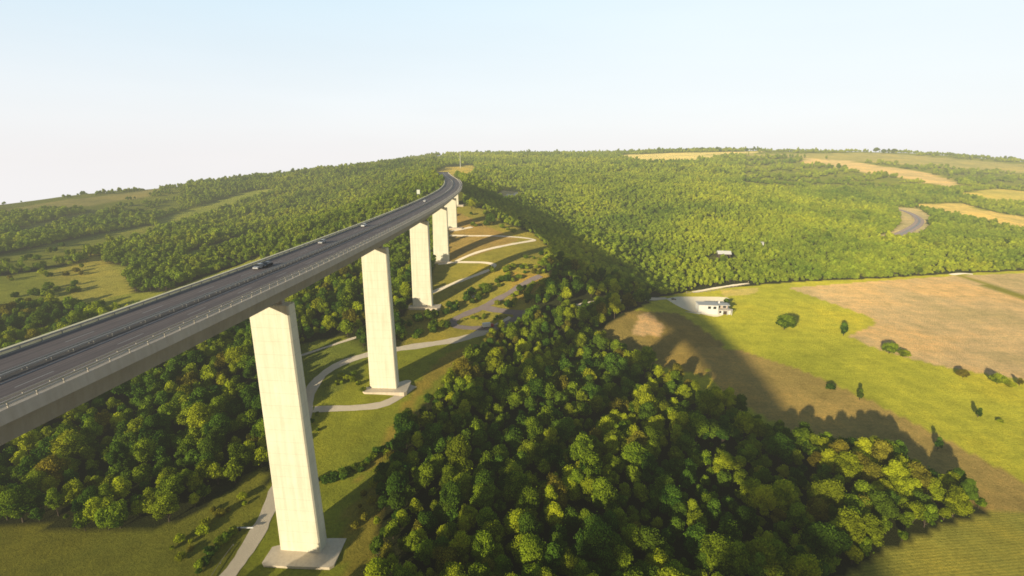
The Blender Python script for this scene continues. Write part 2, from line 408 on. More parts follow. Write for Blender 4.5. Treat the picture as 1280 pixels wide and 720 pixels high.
cov *= (1+.5*opn)[...,None]; cov *= np.minimum(1, .9/cov.max(-1))[...,None]
plough = inside([(985,360),(1190,345),(1700,343),(1700,500),(1187,460),(1092,434),(1060,420),(1098,404),(1040,379)])
rowsm = inside([(960,900),(1010,760),(1060,714),(1110,688),(1180,658),(1236,640),(1300,645),(2300,700),(2300,900)])

gm = bpy.data.meshes.new('ground')
idx = np.arange(NX*NY).reshape(NY, NX)
fq = np.stack([idx[:-1,:-1], idx[:-1,1:], idx[1:,1:], idx[1:,:-1]], -1).reshape(-1, 4)
gm.from_pydata(np.stack([MX, MY, MZ], -1).reshape(-1, 3).tolist(), [], fq.tolist())
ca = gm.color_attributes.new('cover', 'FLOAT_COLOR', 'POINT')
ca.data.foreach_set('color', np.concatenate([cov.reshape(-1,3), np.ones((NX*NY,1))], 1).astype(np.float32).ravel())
for nm, arr in (('plough', plough), ('rows', rowsm)):
    a = gm.attributes.new(nm, 'FLOAT', 'POINT'); a.data.foreach_set('value', arr.astype(np.float32).ravel())
gm.polygons.foreach_set('use_smooth', [True]*len(gm.polygons)); gm.materials.append(M['ground']); gm.update()
go = bpy.data.objects.new('ground', gm); COL.objects.link(go)
tag(go, 'rolling valley ground with yellow green meadows, ploughed land and woodland floor', None, None, 'structure')

# ------------------------------------------------------------------ ribbons draped over the ground
ROADS = []
def smooth_path(P, step):
    P = [Vector(p) for p in P]; out = []
    for i in range(len(P)-1):
        p0 = P[max(i-1,0)]; p1 = P[i]; p2 = P[i+1]; p3 = P[min(i+2,len(P)-1)]
        k = max(2, int((p2-p1).length/step))
        for j in range(k):
            t = j/k
            out.append(.5*((2*p1)+(p2-p0)*t+(2*p0-5*p1+4*p2-p3)*t*t+(3*p1-p0-3*p2+p3)*t**3))
    out.append(P[-1]); return out
def ribbon(name, pts, width, mat, lift, label, step=2.5, cross=4, wob=.35, exclude=True):
    P = smooth_path(pts, step); mb = MB(); L = []
    for i, p in enumerate(P):
        d = (P[min(i+1,len(P)-1)]-P[max(i-1,0)]); d.z = 0; d.normalize(); nrm = Vector((d.y,-d.x,0))
        w = width*(1+wob*.3*math.sin(i*.7)+wob*random.uniform(-.25,.25))
        L.append([p+nrm*(w*(c/cross-.5)) for c in range(cross+1)])
    for r in L:
        for q in r: mb.v.append((q.x, q.y, gz(q.x, q.y)+lift))
    m = cross+1
    for i in range(len(L)-1):
        for c in range(cross): mb.f.append((i*m+c, (i+1)*m+c, (i+1)*m+c+1, i*m+c+1)[::-1])
    o = mb.build(name, mat); tag(o, label, None, None, 'structure')
    if exclude: ROADS.append((np.array([(p.x,p.y) for p in P]), width/2))
    return P
def px(pts): return [h for h in (hit(u, v) for u, v in pts) if h is not None]
ribbon('service_road', px([(240,770),(285,720),(312,682),(335,640),(352,600),(372,552),(381,522),(388,490),(402,470),(425,455),(458,444),(500,436),(533,431),(571,425),(604,415),(626,406),(640,398)]), 6.0, M['track'], .14,
       'grey gravel service road winding between the bridge piers')
ribbon('path', px([(392,512),(415,511),(445,510),(477,506),(500,495),(516,482)]), 4.6, M['track'], .18, 'gravel loop path to the foot of the second pier')
ribbon('path', px([(372,446),(420,430),(448,421)]), 3.0, M['track'], .18, 'thin grey track crossing the grass behind the nearest pier')
ribbon('path', px([(540,366),(556,359),(576,351),(598,343),(614,336),(617,331),(606,328.5),(590,328),(572,328),(548,330)]), 4.6, M['gravel'], .18, 'pale zigzag path looping at the third pier')
ribbon('path', px([(570,327),(585,320),(602,314),(622,309),(642,305),(660,302),(668,300),(655,297.5),(636,296),(616,295),(590,295),(562,294.5)]), 4.6, M['gravel'], .22, 'upper pale zigzag path climbing to the fourth pier')
ribbon('path', px([(562,289),(575,287),(590,284)]), 5, M['gravel'], .2, 'short pale path at the fifth pier')
ribbon('road', px([(676,345),(660,352),(642,363),(628,371),(615,378),(600,386),(584,392),(571,398),(566,403),(570,408),(584,410),(604,410.5),(622,409),(640,404)]), 5.2, M['asphalt'], .24, 'old asphalt loop road below the hillside')
ribbon('road', px([(604,385),(622,388),(640,390.5),(656,392),(668,393),(676,394)]), 6, M['asphalt'], .28, 'asphalt spur leading right from the loop road')
ribbon('road', px([(642,391),(648,396),(640,402),(626,408)]), 5.5, M['asphalt'], .32, 'asphalt link closing the loop road')
ribbon('road', px([(1112,259),(1130,264),(1142,269),(1149,275),(1147,281),(1136,288),(1118,296)]), 13, M['asphalt'], .5, 'dark bend of the motorway showing through the far wood', 6, 6, 0)
ribbon('road_marking', px([(1112,259),(1130,264),(1142,269),(1149,275),(1147,281),(1136,288),(1118,296)]), 3.0, M['paint'], .62, 'pale central strip of the far motorway bend', 6, 2, 0, False)
ribbon('path', px([(700,386),(740,379),(780,376),(812,374),(834,373)]), 4.5, M['track'], .2, 'grey track crossing the bridge shadow to the white house')
ribbon('path', px([(866,365.5),(890,361),(915,357),(936,354.5)]), 4, M['gravel'], .2, 'pale farm track along the edge of the wood')
ribbon('path', px([(634,246),(645,242),(658,241)]), 6, M['gravel'], .3, 'pale clearing track on the shaded hillside')
ribbon('path', px([(1188,343.5),(1204,342),(1216,343)]), 5, M['gravel'], .2, 'pale field entrance at the edge of the wood')
# gravel yard round the white house
yp = px([(832,373.5),(850,371),(880,371),(908,372),(912,378),(908,390),(897,396),(880,393.5),(862,389),(846,382)])
mb = MB(); cx = sum((p for p in yp), Vector())/len(yp)
ring = smooth_path(yp+[yp[0]], 3)[:-1]; rr = [[cx+(p-cx)*s for p in ring] for s in (1,.75,.5,.25,.02)]
for r in rr:
    for q in r: mb.v.append((q.x, q.y, gz(q.x,q.y)+.16))
m = len(ring)
for i in range(len(rr)-1):
    for j in range(m): mb.f.append((i*m+j, i*m+(j+1)%m, (i+1)*m+(j+1)%m, (i+1)*m+j))
M['yard'] = mat_asphalt('white_gravel', (.90,.78,.56), (.96,.86,.66))
tag(mb.build('yard', M['yard']), 'white gravel yard around the white house', None, None, 'structure')

def verges():
    k = (MY > 90) & (MY < 640) & (np.abs(MX) < 260); xs_, ys_ = MX[k], MY[k]; d_ = np.full(xs_.shape, 1e9)
    for P_, hw in ROADS:
        for q in P_[::2]: d_ = np.minimum(d_, np.hypot(xs_-q[0], ys_-q[1])-hw)
    w = np.clip((4.5-d_)/4.5, 0, 1)*RNG.uniform(.35,1,d_.shape); c2 = cov.copy(); c2[k] = c2[k]*(1-w[:,None]*.7)+np.array((.52,.41,.22))*w[:,None]*.7
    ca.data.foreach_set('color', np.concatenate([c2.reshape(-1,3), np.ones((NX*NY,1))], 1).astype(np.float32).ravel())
verges()
# ------------------------------------------------------------------ the viaduct
Ys = np.concatenate([np.arange(-640, 90, 8.0), np.arange(90, DECK_END+.1, 4.0)])
Xs = axis_x(Ys); tx = np.gradient(Xs, Ys); tl = np.sqrt(1+tx*tx)
DIRS = np.stack([tx/tl, 1/tl], -1); NRM = np.stack([DIRS[:,1], -DIRS[:,0]], -1)     # to the right of travel
ARC = np.concatenate([[0], np.cumsum(np.hypot(np.diff(Xs), np.diff(Ys)))])
def station(s):
    y = float(np.interp(s, ARC, Ys)); x = float(axis_x(y)); i = int(np.argmin(abs(Ys-y)))
    return x, y, DIRS[i], NRM[i]
def sweep(profile, z0=DECK_Z, rng=None, uv=False, closed=True):
    """profile: (offset to the right, height above the deck) swept along the axis"""
    mb = MB(); rings = []
    ids = range(len(Ys)) if rng is None else [i for i in range(len(Ys)) if rng[0] <= Ys[i] <= rng[1]]
    for i in ids: rings.append([(Xs[i]+NRM[i][0]*o, Ys[i]+NRM[i][1]*o, z0+h) for o, h in profile])
    mb.loft(rings, closed, closed); return mb, ids
def on_deck(s, o, h=0):
    x, y, d, nr = station(s); return Vector((x+nr[0]*o, y+nr[1]*o, DECK_Z+h)), math.atan2(d[1], d[0])
via = empty('viaduct', (float(axis_x(143)), 143, 0))
tag(via, 'long concrete motorway viaduct on tall pale piers crossing the valley', 'viaduct')
VL = Vector(via.location)
def part(mb, name, mat, parent=via, **k):
    mb.v = [(a-VL.x, b-VL.y, c-VL.z) for a, b, c in mb.v]; return mb.build(name, mat, parent, **k)
# slab with cantilevers, box girder
mb, _ = sweep([(-12.0,-.25),(-12.0,.02),(11.9,.02),(11.9,-.9),(6.4,-1.3),(-6.4,-1.3),(-11.3,-.62),(-11.5,-.95),(-11.95,-.95)])
part(mb, 'deck_slab', M['deck_concrete'])
mb, _ = sweep([(11.91,-1.75),(11.91,.32),(12.3,.32),(12.36,-1.75)]); part(mb, 'edge_beam', M['edge'])
mb, _ = sweep([(-6.3,-1.28),(6.3,-1.28),(4.9,-8.2),(-4.9,-8.2)]); part(mb, 'box_girder', M['deck_concrete'])
# carriageways
for o0, o1 in ((-10.9,-1.3),(1.3,9.2)):
    mb = MB(); k = 6
    for i in range(len(Ys)):
        for c in range(k+1):
            o = o0+(o1-o0)*c/k; mb.v.append((Xs[i]+NRM[i][0]*o, Ys[i]+NRM[i][1]*o, DECK_Z+.026))
    for i in range(len(Ys)-1):
        for c in range(k):
            a = i*(k+1)+c; mb.f.append((a, a+1, a+k+2, a+k+1))
    ob = part(mb, 'carriageway', M['deck'])
    uvl = ob.data.uv_layers.new(name='along'); arr = np.zeros((len(ob.data.loops), 2), np.float32)
    vi = np.zeros(len(ob.data.loops), np.int32); ob.data.loops.foreach_get('vertex_index', vi)
    arr[:,0] = o0+(o1-o0)*(vi % (k+1))/k; arr[:,1] = ARC[vi//(k+1)]; uvl.data.foreach_set('uv', arr.ravel())
mb, _ = sweep([(-1.28,.021),(-1.28,.03),(1.28,.03),(1.28,.021)])
part(mb, 'median', plain('median_concrete', (.11,.10,.095), .9, .3, .6))
mb, _ = sweep([(9.3,.02),(9.3,.2),(11.9,.2),(11.9,.022)]); part(mb, 'walkway', plain('walkway_concrete', (.46,.41,.35), .9, .18, .5))
mb, _ = sweep([(-12.02,-.9),(-12.02,.55),(-11.95,.8),(-11.15,.8),(-11.05,.6),(-11.0,.03)]); part(mb, 'parapet', plain('pale_parapet', (.95,.84,.54), .8, .1, .4))
# lane markings
def line(o, w, dash=None):
    mb = MB(); s = 0.0; L = ARC[-1]
    a0, gap = dash or (8.0, 0.0)
    while s < L-a0:
        q = []
        for ss, oo in ((s,o-w/2),(s+a0,o-w/2),(s+a0,o+w/2),(s,o+w/2)):
            q.append(on_deck(ss, oo, .034)[0])
        mb.quad(*q[::-1]); s += a0+gap
    return mb
mk = MB()
for o, w, d in ((-10.4,.28,None),(-1.9,.28,None),(-5.7,.2,(6.,12.)),(1.9,.28,None),(8.9,.28,None),(5.5,.2,(6.,12.))):
    q = line(o, w, d); b = len(mk.v); mk.v += q.v; mk.f += [tuple(b+i for i in f) for f in q.f]
part(mk, 'lane_markings', M['paint'])
# guard rails: beam swept along, posts every four metres
def guard_rail(o, h, mat, post=4.0, rails=(0,), name='guard_rail'):
    mb, _ = sweep([(o-.05,h-.16),(o-.05,h+.16),(o+.05,h+.16),(o+.05,h-.16)])
    for dz in rails[1:]:
        q, _ = sweep([(o-.04,h+dz-.06),(o-.04,h+dz+.06),(o+.04,h+dz+.06),(o+.04,h+dz-.06)]); b = len(mb.v); mb.v += q.v; mb.f += [tuple(b+i for i in f) for f in q.f]
    s = 40.0
    while s < ARC[-1]:
        p, a = on_deck(s, o); b = len(mb.v); r = .07
        for z0 in (.0, h):
            for ax, ay in ((-r,-r),(r,-r),(r,r),(-r,r)): mb.v.append((p.x+ax, p.y+ay, DECK_Z+.02+z0))
        mb.f += [tuple(b+i for i in f) for f in ((0,1,5,4),(1,2,6,5),(2,3,7,6),(3,0,4,7),(4,5,6,7))]
        s += post
    return part(mb, name, mat)
guard_rail(9.55, .75, M['bright_steel']); guard_rail(-.55, .75, M['steel']); guard_rail(.55, .75, M['steel']); guard_rail(-10.75, .75, M['steel'])
guard_rail(12.1, 1.25, M['bright_steel'], 4.0, (0,-.5), 'hand_rail')
# piers
PIERS = [(143,0),(240,0),(343,0),(441,0),(541,0),(640,0),(45,0),(-53,0),(-151,0),(-249,0),(-347,0),(-445,0)]
def pier_ring(x, y, a, w, d, ch, z):
    c, s = math.cos(a), math.sin(a); w2, d2 = w/2, d/2; o = []
    for px_, py_ in ((-w2+ch,-d2),(w2-ch,-d2),(w2,-d2+ch),(w2,d2-ch),(w2-ch,d2),(-w2+ch,d2),(-w2,d2-ch),(-w2,-d2+ch)):
        o.append((x+px_*c-py_*s, y+px_*s+py_*c, z))
    return o
for Yp, _ in PIERS:
    x = float(axis_x(Yp)); i = int(np.argmin(abs(Ys-Yp))); a = math.atan2(DIRS[i][1], DIRS[i][0])-PI/2
    zb = gz(x, Yp); hgt = 95.0-zb; mb = MB(); rings = []
    f = hgt/95.0; yc = Yp+2.4
    for t in np.linspace(0, 1, 9):
        w = 13.4+2.2*f*(1-t)**1.25; d = 4.5+1.2*f*(1-t)
        rings.append(pier_ring(x, yc, a, w, d, .45, zb-3+(hgt+3-1.2)*t))
    rings.append(pier_ring(x, yc, a, 13.4, 4.5, .45, 95.0))
    mb.loft(rings); pr = part(mb, 'pier', M['concrete'])
    fz = zb+.5
    # footing slab shows only where the ground is open
    w, d = (26, 19) if Yp == 143 else (24, 15)
    mb = MB(); mb.loft([pier_ring(x+1.5, yc, a+.05, w, d, 1.2, zb-4), pier_ring(x+1.5, yc, a+.05, w, d, 1.2, fz)]); part(mb, 'footing', M['pad'], pr)
    for sx in (-3.2, 3.2):
        mb = MB(); c, s = math.cos(a), math.sin(a)
        mb.loft([pier_ring(x+sx*c, yc+sx*s, a, 2.0, 2.0, .2, 94.98), pier_ring(x+sx*c, yc+sx*s, a, 1.7, 1.7, .2, 96.82)]); part(mb, 'bearing', M['dark'] if 0 else M['deck_concrete'], pr)
# abutment
i = len(Ys)-1; x, y = Xs[i], Ys[i]; a = math.atan2(DIRS[i][1], DIRS[i][0])-PI/2
mb = MB(); mb.loft([pier_ring(x, y-4, a, 23, 12, .3, 92), pier_ring(x, y-4, a, 23, 12, .3, 103.6)]); part(mb, 'abutment', M['deck_concrete'])
# motorway on the ground beyond the bridge
Yr = np.arange(DECK_END+.5, 1125, 8.0)
def road_beyond(name, o0, o1, z, mat, label):
    mb = MB(); k = 4; xr = axis_x(Yr); tr = np.gradient(xr, Yr); q = np.sqrt(1+tr*tr)
    for j in range(len(Yr)):
        for c in range(k+1):
            o = o0+(o1-o0)*c/k; X_ = xr[j]+o/q[j]; Y_ = Yr[j]-o*tr[j]/q[j]
            mb.v.append((X_, Y_, max(DECK_Z-.05, gz(X_, Y_)+.1)+z))
    for j in range(len(Yr)-1):
        for c in range(k):
            b = j*(k+1)+c; mb.f.append((b, b+1, b+k+2, b+k+1))
    return tag(mb.build(name, mat), label, None, None, 'structure')
road_beyond('road', -11, 10.5, .03, M['deck'], 'dark motorway running on beyond the end of the viaduct')
road_beyond('road_marking', -.5, .5, .05, M['paint'], 'pale median strip of the motorway beyond the viaduct')
road_beyond('kerb', -13.5, -11.1, .04, M['track'], 'pale left verge of the motorway beyond the viaduct')
road_beyond('kerb', 10.6, 12.5, .04, M['track'], 'pale right verge of the motorway beyond the viaduct')
ROADS.append((np.stack([axis_x(Yr), Yr], -1), 16))

# ------------------------------------------------------------------ vehicles
def car_meshes():
    prof = [(-2.15,.35),(-2.2,.75),(-2.05,.98),(-1.1,1.02),(1.0,.98),(1.95,.86),(2.15,.7),(2.15,.35)]
    b = MB(); b.loft([[(x, y, z*(1 if abs(y) < .8 else .98)) for x, z in prof] for y in (-.86,-.8,.8,.86)])
    c = MB(); c.loft([[(x, -w, z) for x, z, w in ((-1.95,1.0,.76),(-1.45,1.42,.62),(.15,1.46,.62),(1.05,.99,.76))], [(x, w, z) for x, z, w in ((-1.95,1.0,.76),(-1.45,1.42,.62),(.15,1.46,.62),(1.05,.99,.76))]])
    r = MB(); r.loft([[(-1.42,-.6,1.44),(.12,-.6,1.475),(.12,.6,1.475),(-1.42,.6,1.44)], [(-1.38,-.56,1.5),(.08,-.56,1.53),(.08,.56,1.53),(-1.38,.56,1.5)]])
    w = MB(); w.cyl((0,0,0), .32, (0,1,0), .22)
    l = MB(); l.box(-.04,.04,-.18,.18,-.07,.07)
    return [q.mesh(nm) for q, nm in ((b,'body'),(c,'window'),(r,'roof'),(w,'wheel'),(l,'headlight'))]
CM = car_meshes()
def child(name, mesh, mat, parent, loc=(0,0,0)):
    me = mesh.copy(); me.materials.clear(); me.materials.append(mat)
    o = bpy.data.objects.new(name, me); COL.objects.link(o); o.parent = parent; o.location = loc; return o
def car(p, rz, paint, label, group=None):
    r = empty('car', p, rz); tag(r, label, 'car', group)
    child('body', CM[0], paint, r); child('window', CM[1], M['glass'], r); child('roof', CM[2], paint, r)
    for x in (-1.35, 1.3):
        for y in (-.8, .8): child('wheel', CM[3], M['dark'], r, (x, y, .32))
    for y in (-.6, .6): child('headlight', CM[4], M['lamp'], r, (2.15, y, .68))
    return r
def lorry(p, rz, label, L=9.0, cab=None):
    r = empty('lorry', p, rz); tag(r, label, 'lorry')
    b = MB(); b.box(-L/2, L/2-2.3, -1.22, 1.22, .95, 3.7); b.build('cargo_box', M['white'], r, bevel=.05)
    b = MB(); b.loft([[(L/2-2.1,y,.55),(L/2,y,.55),(L/2,y,1.7),(L/2-.25,y,2.75),(L/2-2.1,y,2.85)] for y in (-1.15,1.15)]); b.build('cab', cab or M['whitepaint'], r, bevel=.05)
    b = MB(); b.loft([[(L/2+.02,y,1.65),(L/2-.22,y,2.55),(L/2-.3,y,2.5),(L/2-.1,y,1.65)] for y in (-1.0,1.0)]); b.build('windscreen', M['glass'], r)
    b = MB(); b.box(-L/2+.1, L/2-.3, -.9, .9, .55, .93); b.build('chassis', M['dark'], r)
    for x in (-L/2+1.2, -L/2+2.4, L/2-1.2):
        for y in (-1.05, 1.05):
            b = MB(); b.cyl((0,0,0), .48, (0,1,0), .3); b.build('wheel', M['dark'], r, (x, y, .48))
    return r
def deck_spot(u, v):
    p = on_plane(u, v, DECK_Z+.04); y = p.y; d = float(axis_x(y+2)-axis_x(y-2)); return p, math.atan2(4, d)
GC = 'vehicles driving on the viaduct'
p, a = deck_spot(334, 333); car(p, a+PI, M['darkpaint'], 'dark car on the left carriageway, nearest vehicle on the bridge')
p, a = deck_spot(324, 335.5); car(p, a+PI, M['silverpaint'], 'silver car just in front of the dark car on the bridge')
p, a = deck_spot(403, 304); car(p, a+PI, M['silverpaint'], 'silver car on the left carriageway between the dark car and white car')
p, a = deck_spot(455, 283); car(p, a+PI, M['whitepaint'], 'white car on the left carriageway halfway along the bridge')
p, a = deck_spot(531, 252); car(p, a, M['whitepaint'], 'white car on the right carriageway near the far end of the bridge')

p = hit(593, 372); car(p+Vector((0,0,.25)), .5, M['whitepaint'], 'small white car parked in the bushes above the loop road')
p = hit(610, 410); lorry(p+Vector((0,0,.36)), .35, 'white lorry with red cab parked on the asphalt loop', 8, M['redpaint'])
p = hit(842, 375); car(p+Vector((0,0,.2)), .1, M['darkpaint'], 'dark car parked in the white gravel yard')

# ------------------------------------------------------------------ white house by the field
p = hit(891, 393); hx, hy, hz = p.x, p.y, p.z
hs = empty('house', (hx, hy, hz), -.10); tag(hs, 'white two storey house with dark windows and flat roof beside the field', 'house')
def hb(name, mat, *bx, par=None, bevel=0):
    b = MB()
    for q in bx: b.box(*q)
    return b.build(name, mat, par or hs, bevel=bevel)
hb('wall', M['white'], (-12,4,0,10,-1.5,7.8)); hb('wall', M['white'], (4.02,15,1.5,10,-1.5,4.0)); hb('wall', M['stone'], (4.02,13,4.5,9.8,4.0,7.4))
hb('roof', M['tile'], (-12.4,4.3,-.4,10.4,7.8,8.15)); hb('roof', M['tile'], (4.02,14.2,2.2,10.3,7.4,7.75)); hb('terrace', M['stone'], (4.02,15.6,-.6,4.4,4.0,4.3))
for x0, x1, z0, z1 in ((-4.6,-2.2,4.8,7.0),(-.2,2.2,4.8,7.0)):
    w = hb('window', M['white'], (x0-.15,x1+.15,-.1,.06,z0-.15,z1+.15)); hb('pane', M['glass'], (x0,x1,-.14,.0,z0,z1), par=w)
for x0, x1, z0, z1, yy in ((5.2,7.0,4.7,6.6,4.5),(9,11.6,4.7,6.6,4.5),(5.4,7.2,.9,2.9,1.5)):
    w = hb('window', M['white'], (x0-.15,x1+.15,yy-.1,yy+.06,z0-.15,z1+.15)); hb('pane', M['glass'], (x0,x1,yy-.14,yy,z0,z1), par=w)
dr = hb('door', M['darktimber'], (8.6,11.8,1.35,1.56,-.1,2.9)); hb('handle', M['steel'], (11.3,11.45,1.25,1.36,1.2,1.35), par=dr)
for x in (4.6, 8.0, 11.6, 15.2): hb('column', M['white'], (x-.2,x+.2,-.4,0,-1.2,3.98))
hb('railing', M['white'], (4.1,15.5,-.5,-.4,5.1,5.25),(4.1,15.5,-.5,-.4,4.6,4.7),*[(x,x+.1,-.5,-.4,4.3,5.1) for x in np.arange(4.1,15.5,1.4)])
hb('chimney', M['white'], (6.0,7.1,7.5,8.6,7.75,9.8))
p = hit(872, 392); w = empty('garden_wall', (p.x-14, p.y+2, p.z), -.2); tag(w, 'low white wall along the front of the gravel yard', 'wall')
MB().box(-9,16,0,.5,-1,1.2).build('wall_body', M['white'], w); MB().box(-9.1,16.1,-.08,.58,1.2,1.35).build('coping', M['stone'], w)
# shed in the wood
p = hit(905, 324); sh = empty('shed', (p.x, p.y, p.z), -.15); tag(sh, 'dark timber shed with pale roof standing in the wood behind the house', 'shed')
MB().box(-7,7,0,8,-1,6.5).build('wall', M['darktimber'], sh)
b = MB(); b.loft([[(x,-.8,6.2),(x,4,9.2),(x,8.8,6.2),(x,8.8,6.5),(x,4,9.6),(x,-.8,6.5)] for x in (-7.8,7.8)]); b.build('roof', M['white'], sh)
MB().box(-2,2,-.12,.02,-.5,4).build('door', M['bark'], sh)
p = hit(952, 311); s2 = empty('hut', (p.x, p.y, p.z+4), 0); tag(s2, 'tiny pale hut among the trees uphill of the shed', 'hut')
MB().box(-2,2,0,4,-4.5,3.5).build('wall', M['white'], s2); b = MB(); b.loft([[(x,-.5,3.4),(x,2,5),(x,4.5,3.4)] for x in (-2.4,2.4)]); b.build('roof', M['tile'], s2)
# fence by the farm track
f0 = hit(858, 367); f1 = hit(935, 355.5)
fe = empty('fence', f0); tag(fe, 'pale timber rail fence beside the farm track behind the house', 'fence')
L = f1-f0; k = 16; b = MB()
for i in range(k):
    a0 = L*(i/k); a1 = L*((i+1)/k)
    for h in (.6, 1.2):
        z0 = gz(f0.x+a0.x, f0.y+a0.y)-f0.z+h; z1 = gz(f0.x+a1.x, f0.y+a1.y)-f0.z+h
        b.tube([(a0.x,a0.y,z0),(a1.x,a1.y,z1)], .1, 4)
b.build('rail', M['timber'], fe)
for i in range(k+1):
    a0 = L*(i/k); z0 = gz(f0.x+a0.x, f0.y+a0.y)-f0.z; hh = 3.6 if i == k else (2.4 if i == 0 else 1.5)
    MB().box(-.15,.15,-.15,.15,-.5,hh).build('post', M['timber'], fe, (a0.x, a0.y, z0))
# barrier gate and rail by the service road
p = hit(300, 663); bg = empty('barrier_gate', p, .02); tag(bg, 'white swing barrier on a dark post beside the service road', 'barrier gate')
MB().box(-.35,.35,-.35,.35,-.5,1.5).build('post', M['darkpaint'], bg); MB().box(.36,5.2,-.12,.12,1.0,1.45).build('arm', M['whitepaint'], bg); MB().box(-2.6,-.36,-.15,.15,1.05,1.4).build('counterweight', M['sign'], bg)
rl = [hit(u, v) for u, v in ((292,682),(281,697),(270,713),(256,735))]
gr = empty('guard_rail', rl[0]); tag(gr, 'pale guard rail along the left edge of the service road', 'guard rail')
P = smooth_path(rl, 2.0); b = MB()
b.loft([[(q.x-P[0].x, q.y-P[0].y-.05, gz(q.x,q.y)-P[0].z+h) for h in (.55,.85)]+[(q.x-P[0].x, q.y-P[0].y+.05, gz(q.x,q.y)-P[0].z+h) for h in (.85,.55)] for q in P]); b.build('rail', M['bright_steel'], gr)
for q in P[::3]: MB().box(-.07,.07,-.07,.07,-.4,.8).build('post', M['steel'], gr, (q.x-P[0].x, q.y-P[0].y, gz(q.x,q.y)-P[0].z))
# big sign left of the far end of the bridge, mast on the far hill
p = Vector(at_depth(523, 242, 660)); g = gz(p.x, p.y); sg = empty('motorway_sign', (p.x, p.y, g), 0); tag(sg, 'large pale motorway sign on two posts left of the bridge', 'road sign')
MB().box(-2.1,2.1,-.1,.1,p.z-g-.5,p.z-g+5.2).build('panel', M['sign'], sg)
for x in (-1.8,1.8): MB().cyl((x,.25,(p.z-g)/2+1), .14, (0,0,1), p.z-g+4).build('post', M['steel'], sg)
p = Vector(at_depth(575.5, 212, 1350)); g = gz(p.x, p.y); ms = empty('mast', (p.x, p.y, g)); tag(ms, 'thin pale mast on the hill beyond the end of the bridge', 'mast')
MB().tube([(0,0,-1),(0,0,45)], [.7,.35], 8).build('pole', M['white'], ms); MB().box(-.9,.9,-.9,.9,40,43).build('antenna', M['steel'], ms)

# ------------------------------------------------------------------ trees
def crown_mesh(name, seed, Ht, R, z0, nl, leaf, flat=1.0, lobes=12):
    r = np.random.default_rng(seed); cz = (z0+Ht)/2; hz = (Ht-z0)/2
    cen = []; rad = []
    for i in range(lobes):
        th = r.uniform(0, 2*PI); ph = math.asin(r.uniform(-.75, 1)); q = r.uniform(.45,.78)
        cen.append((R*q*math.cos(ph)*math.cos(th)*r.uniform(.8,1.1), R*q*math.cos(ph)*math.sin(th)*r.uniform(.8,1.1), cz+hz*q*math.sin(ph)*flat)); rad.append(R*r.choice([r.uniform(.12,.22), r.uniform(.2,.38)]))
    cen.append((0,0,cz)); rad.append(R*.55); cen.append((r.uniform(-.2,.2)*R,r.uniform(-.2,.2)*R,Ht-R*.42)); rad.append(R*.4)
    cen = np.array(cen); rad = np.array(rad)
    w = rad**2; w /= w.sum(); k = r.choice(len(cen), nl*2, p=w)
    d = r.normal(size=(nl*2,3)); d /= np.linalg.norm(d, axis=1)[:,None]
    pos = cen[k]+d*(rad[k]*(r.uniform(.60,1.10,nl*2)+r.exponential(.13,nl*2)))[:,None]*np.array([1,1,.88])
    dd = np.linalg.norm((pos[:,None]-cen[None])*np.array([1,1,1/.88]), axis=2)/rad[None]; dd[np.arange(nl*2),k] = 9
    keep = np.where((dd.min(1) > .66) & (pos[:,2] > z0*.7))[0][:nl]
    pos = pos[keep]; d = d[keep]; nl = len(keep); kk = k[keep]
    nn = d*.9+r.normal(size=(nl,3))*.55+np.array([0,0,.15]); nn /= np.linalg.norm(nn, axis=1)[:,None]
    a = np.cross(nn, r.normal(size=(nl,3))); a /= np.linalg.norm(a, axis=1)[:,None]; b = np.cross(nn, a)
    s = leaf*(r.uniform(.5,1.0,nl)+r.exponential(.22,nl))[:,None]*.5
    V = np.stack([pos-a*s*1.25, pos-b*s*.8+nn*s*.2, pos+a*s*1.25, pos+b*s*.8+nn*s*.2], 1).reshape(-1,3)
    m = bpy.data.meshes.new(name); m.from_pydata(V.tolist(), [], np.arange(nl*4).reshape(-1,4).tolist())
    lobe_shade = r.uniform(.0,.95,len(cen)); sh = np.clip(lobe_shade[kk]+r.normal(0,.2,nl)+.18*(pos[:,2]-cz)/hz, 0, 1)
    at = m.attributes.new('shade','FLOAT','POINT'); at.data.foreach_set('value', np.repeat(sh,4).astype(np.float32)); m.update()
    return m, cen, rad
def trunk_mesh(name, seed, Ht, z0, cen):
    r = random.Random(seed); b = MB(); t = Ht*.022
    top = Vector((r.uniform(-.3,.3), r.uniform(-.3,.3), z0+(Ht-z0)*.6))
    b.tube([(0,0,-.8),(0,0,.2),(top.x*.4,top.y*.4,z0*.8),top], [t*1.5,t,t*.8,t*.25], 7)
    for c in sorted(cen.tolist(), key=lambda q: q[2])[:6]:
        h0 = z0*r.uniform(.6,1.0); s = Vector((top.x*.4,top.y*.4,h0)); e = Vector(c); b.tube([s,(s+e)/2+Vector((0,0,.4)),e], [t*.5,t*.33,t*.12], 5)
    return b.mesh(name, True)
PROTO = []
for k in range(7):
    R = [5.0,4.4,5.6,3.6,4.8,5.2,4.0][k]; Ht = [13,14.5,12.5,13.5,11.5,14,11][k]; z0 = [2.2,2.8,1.8,2.2,1.5,2.6,1.4][k]
    cm, cen, rad = crown_mesh('crown', 50+k, Ht, R, z0, 9000, .50, 1, 40+k%3*7)
    PROTO.append((cm, trunk_mesh('trunk', k, Ht, z0, cen), Ht, R))
for k, (R, Ht, z0) in enumerate(((6.2,11,.5),(3.4,11.5,.6),(5.0,8,.3))):
    cm, cen, rad = crown_mesh('crown', 150+k, Ht, R, z0, 5000, .66, 1, 22); PROTO.append((cm, trunk_mesh('trunk', 20+k, Ht, .9, cen), Ht, R))
CROWN = {}
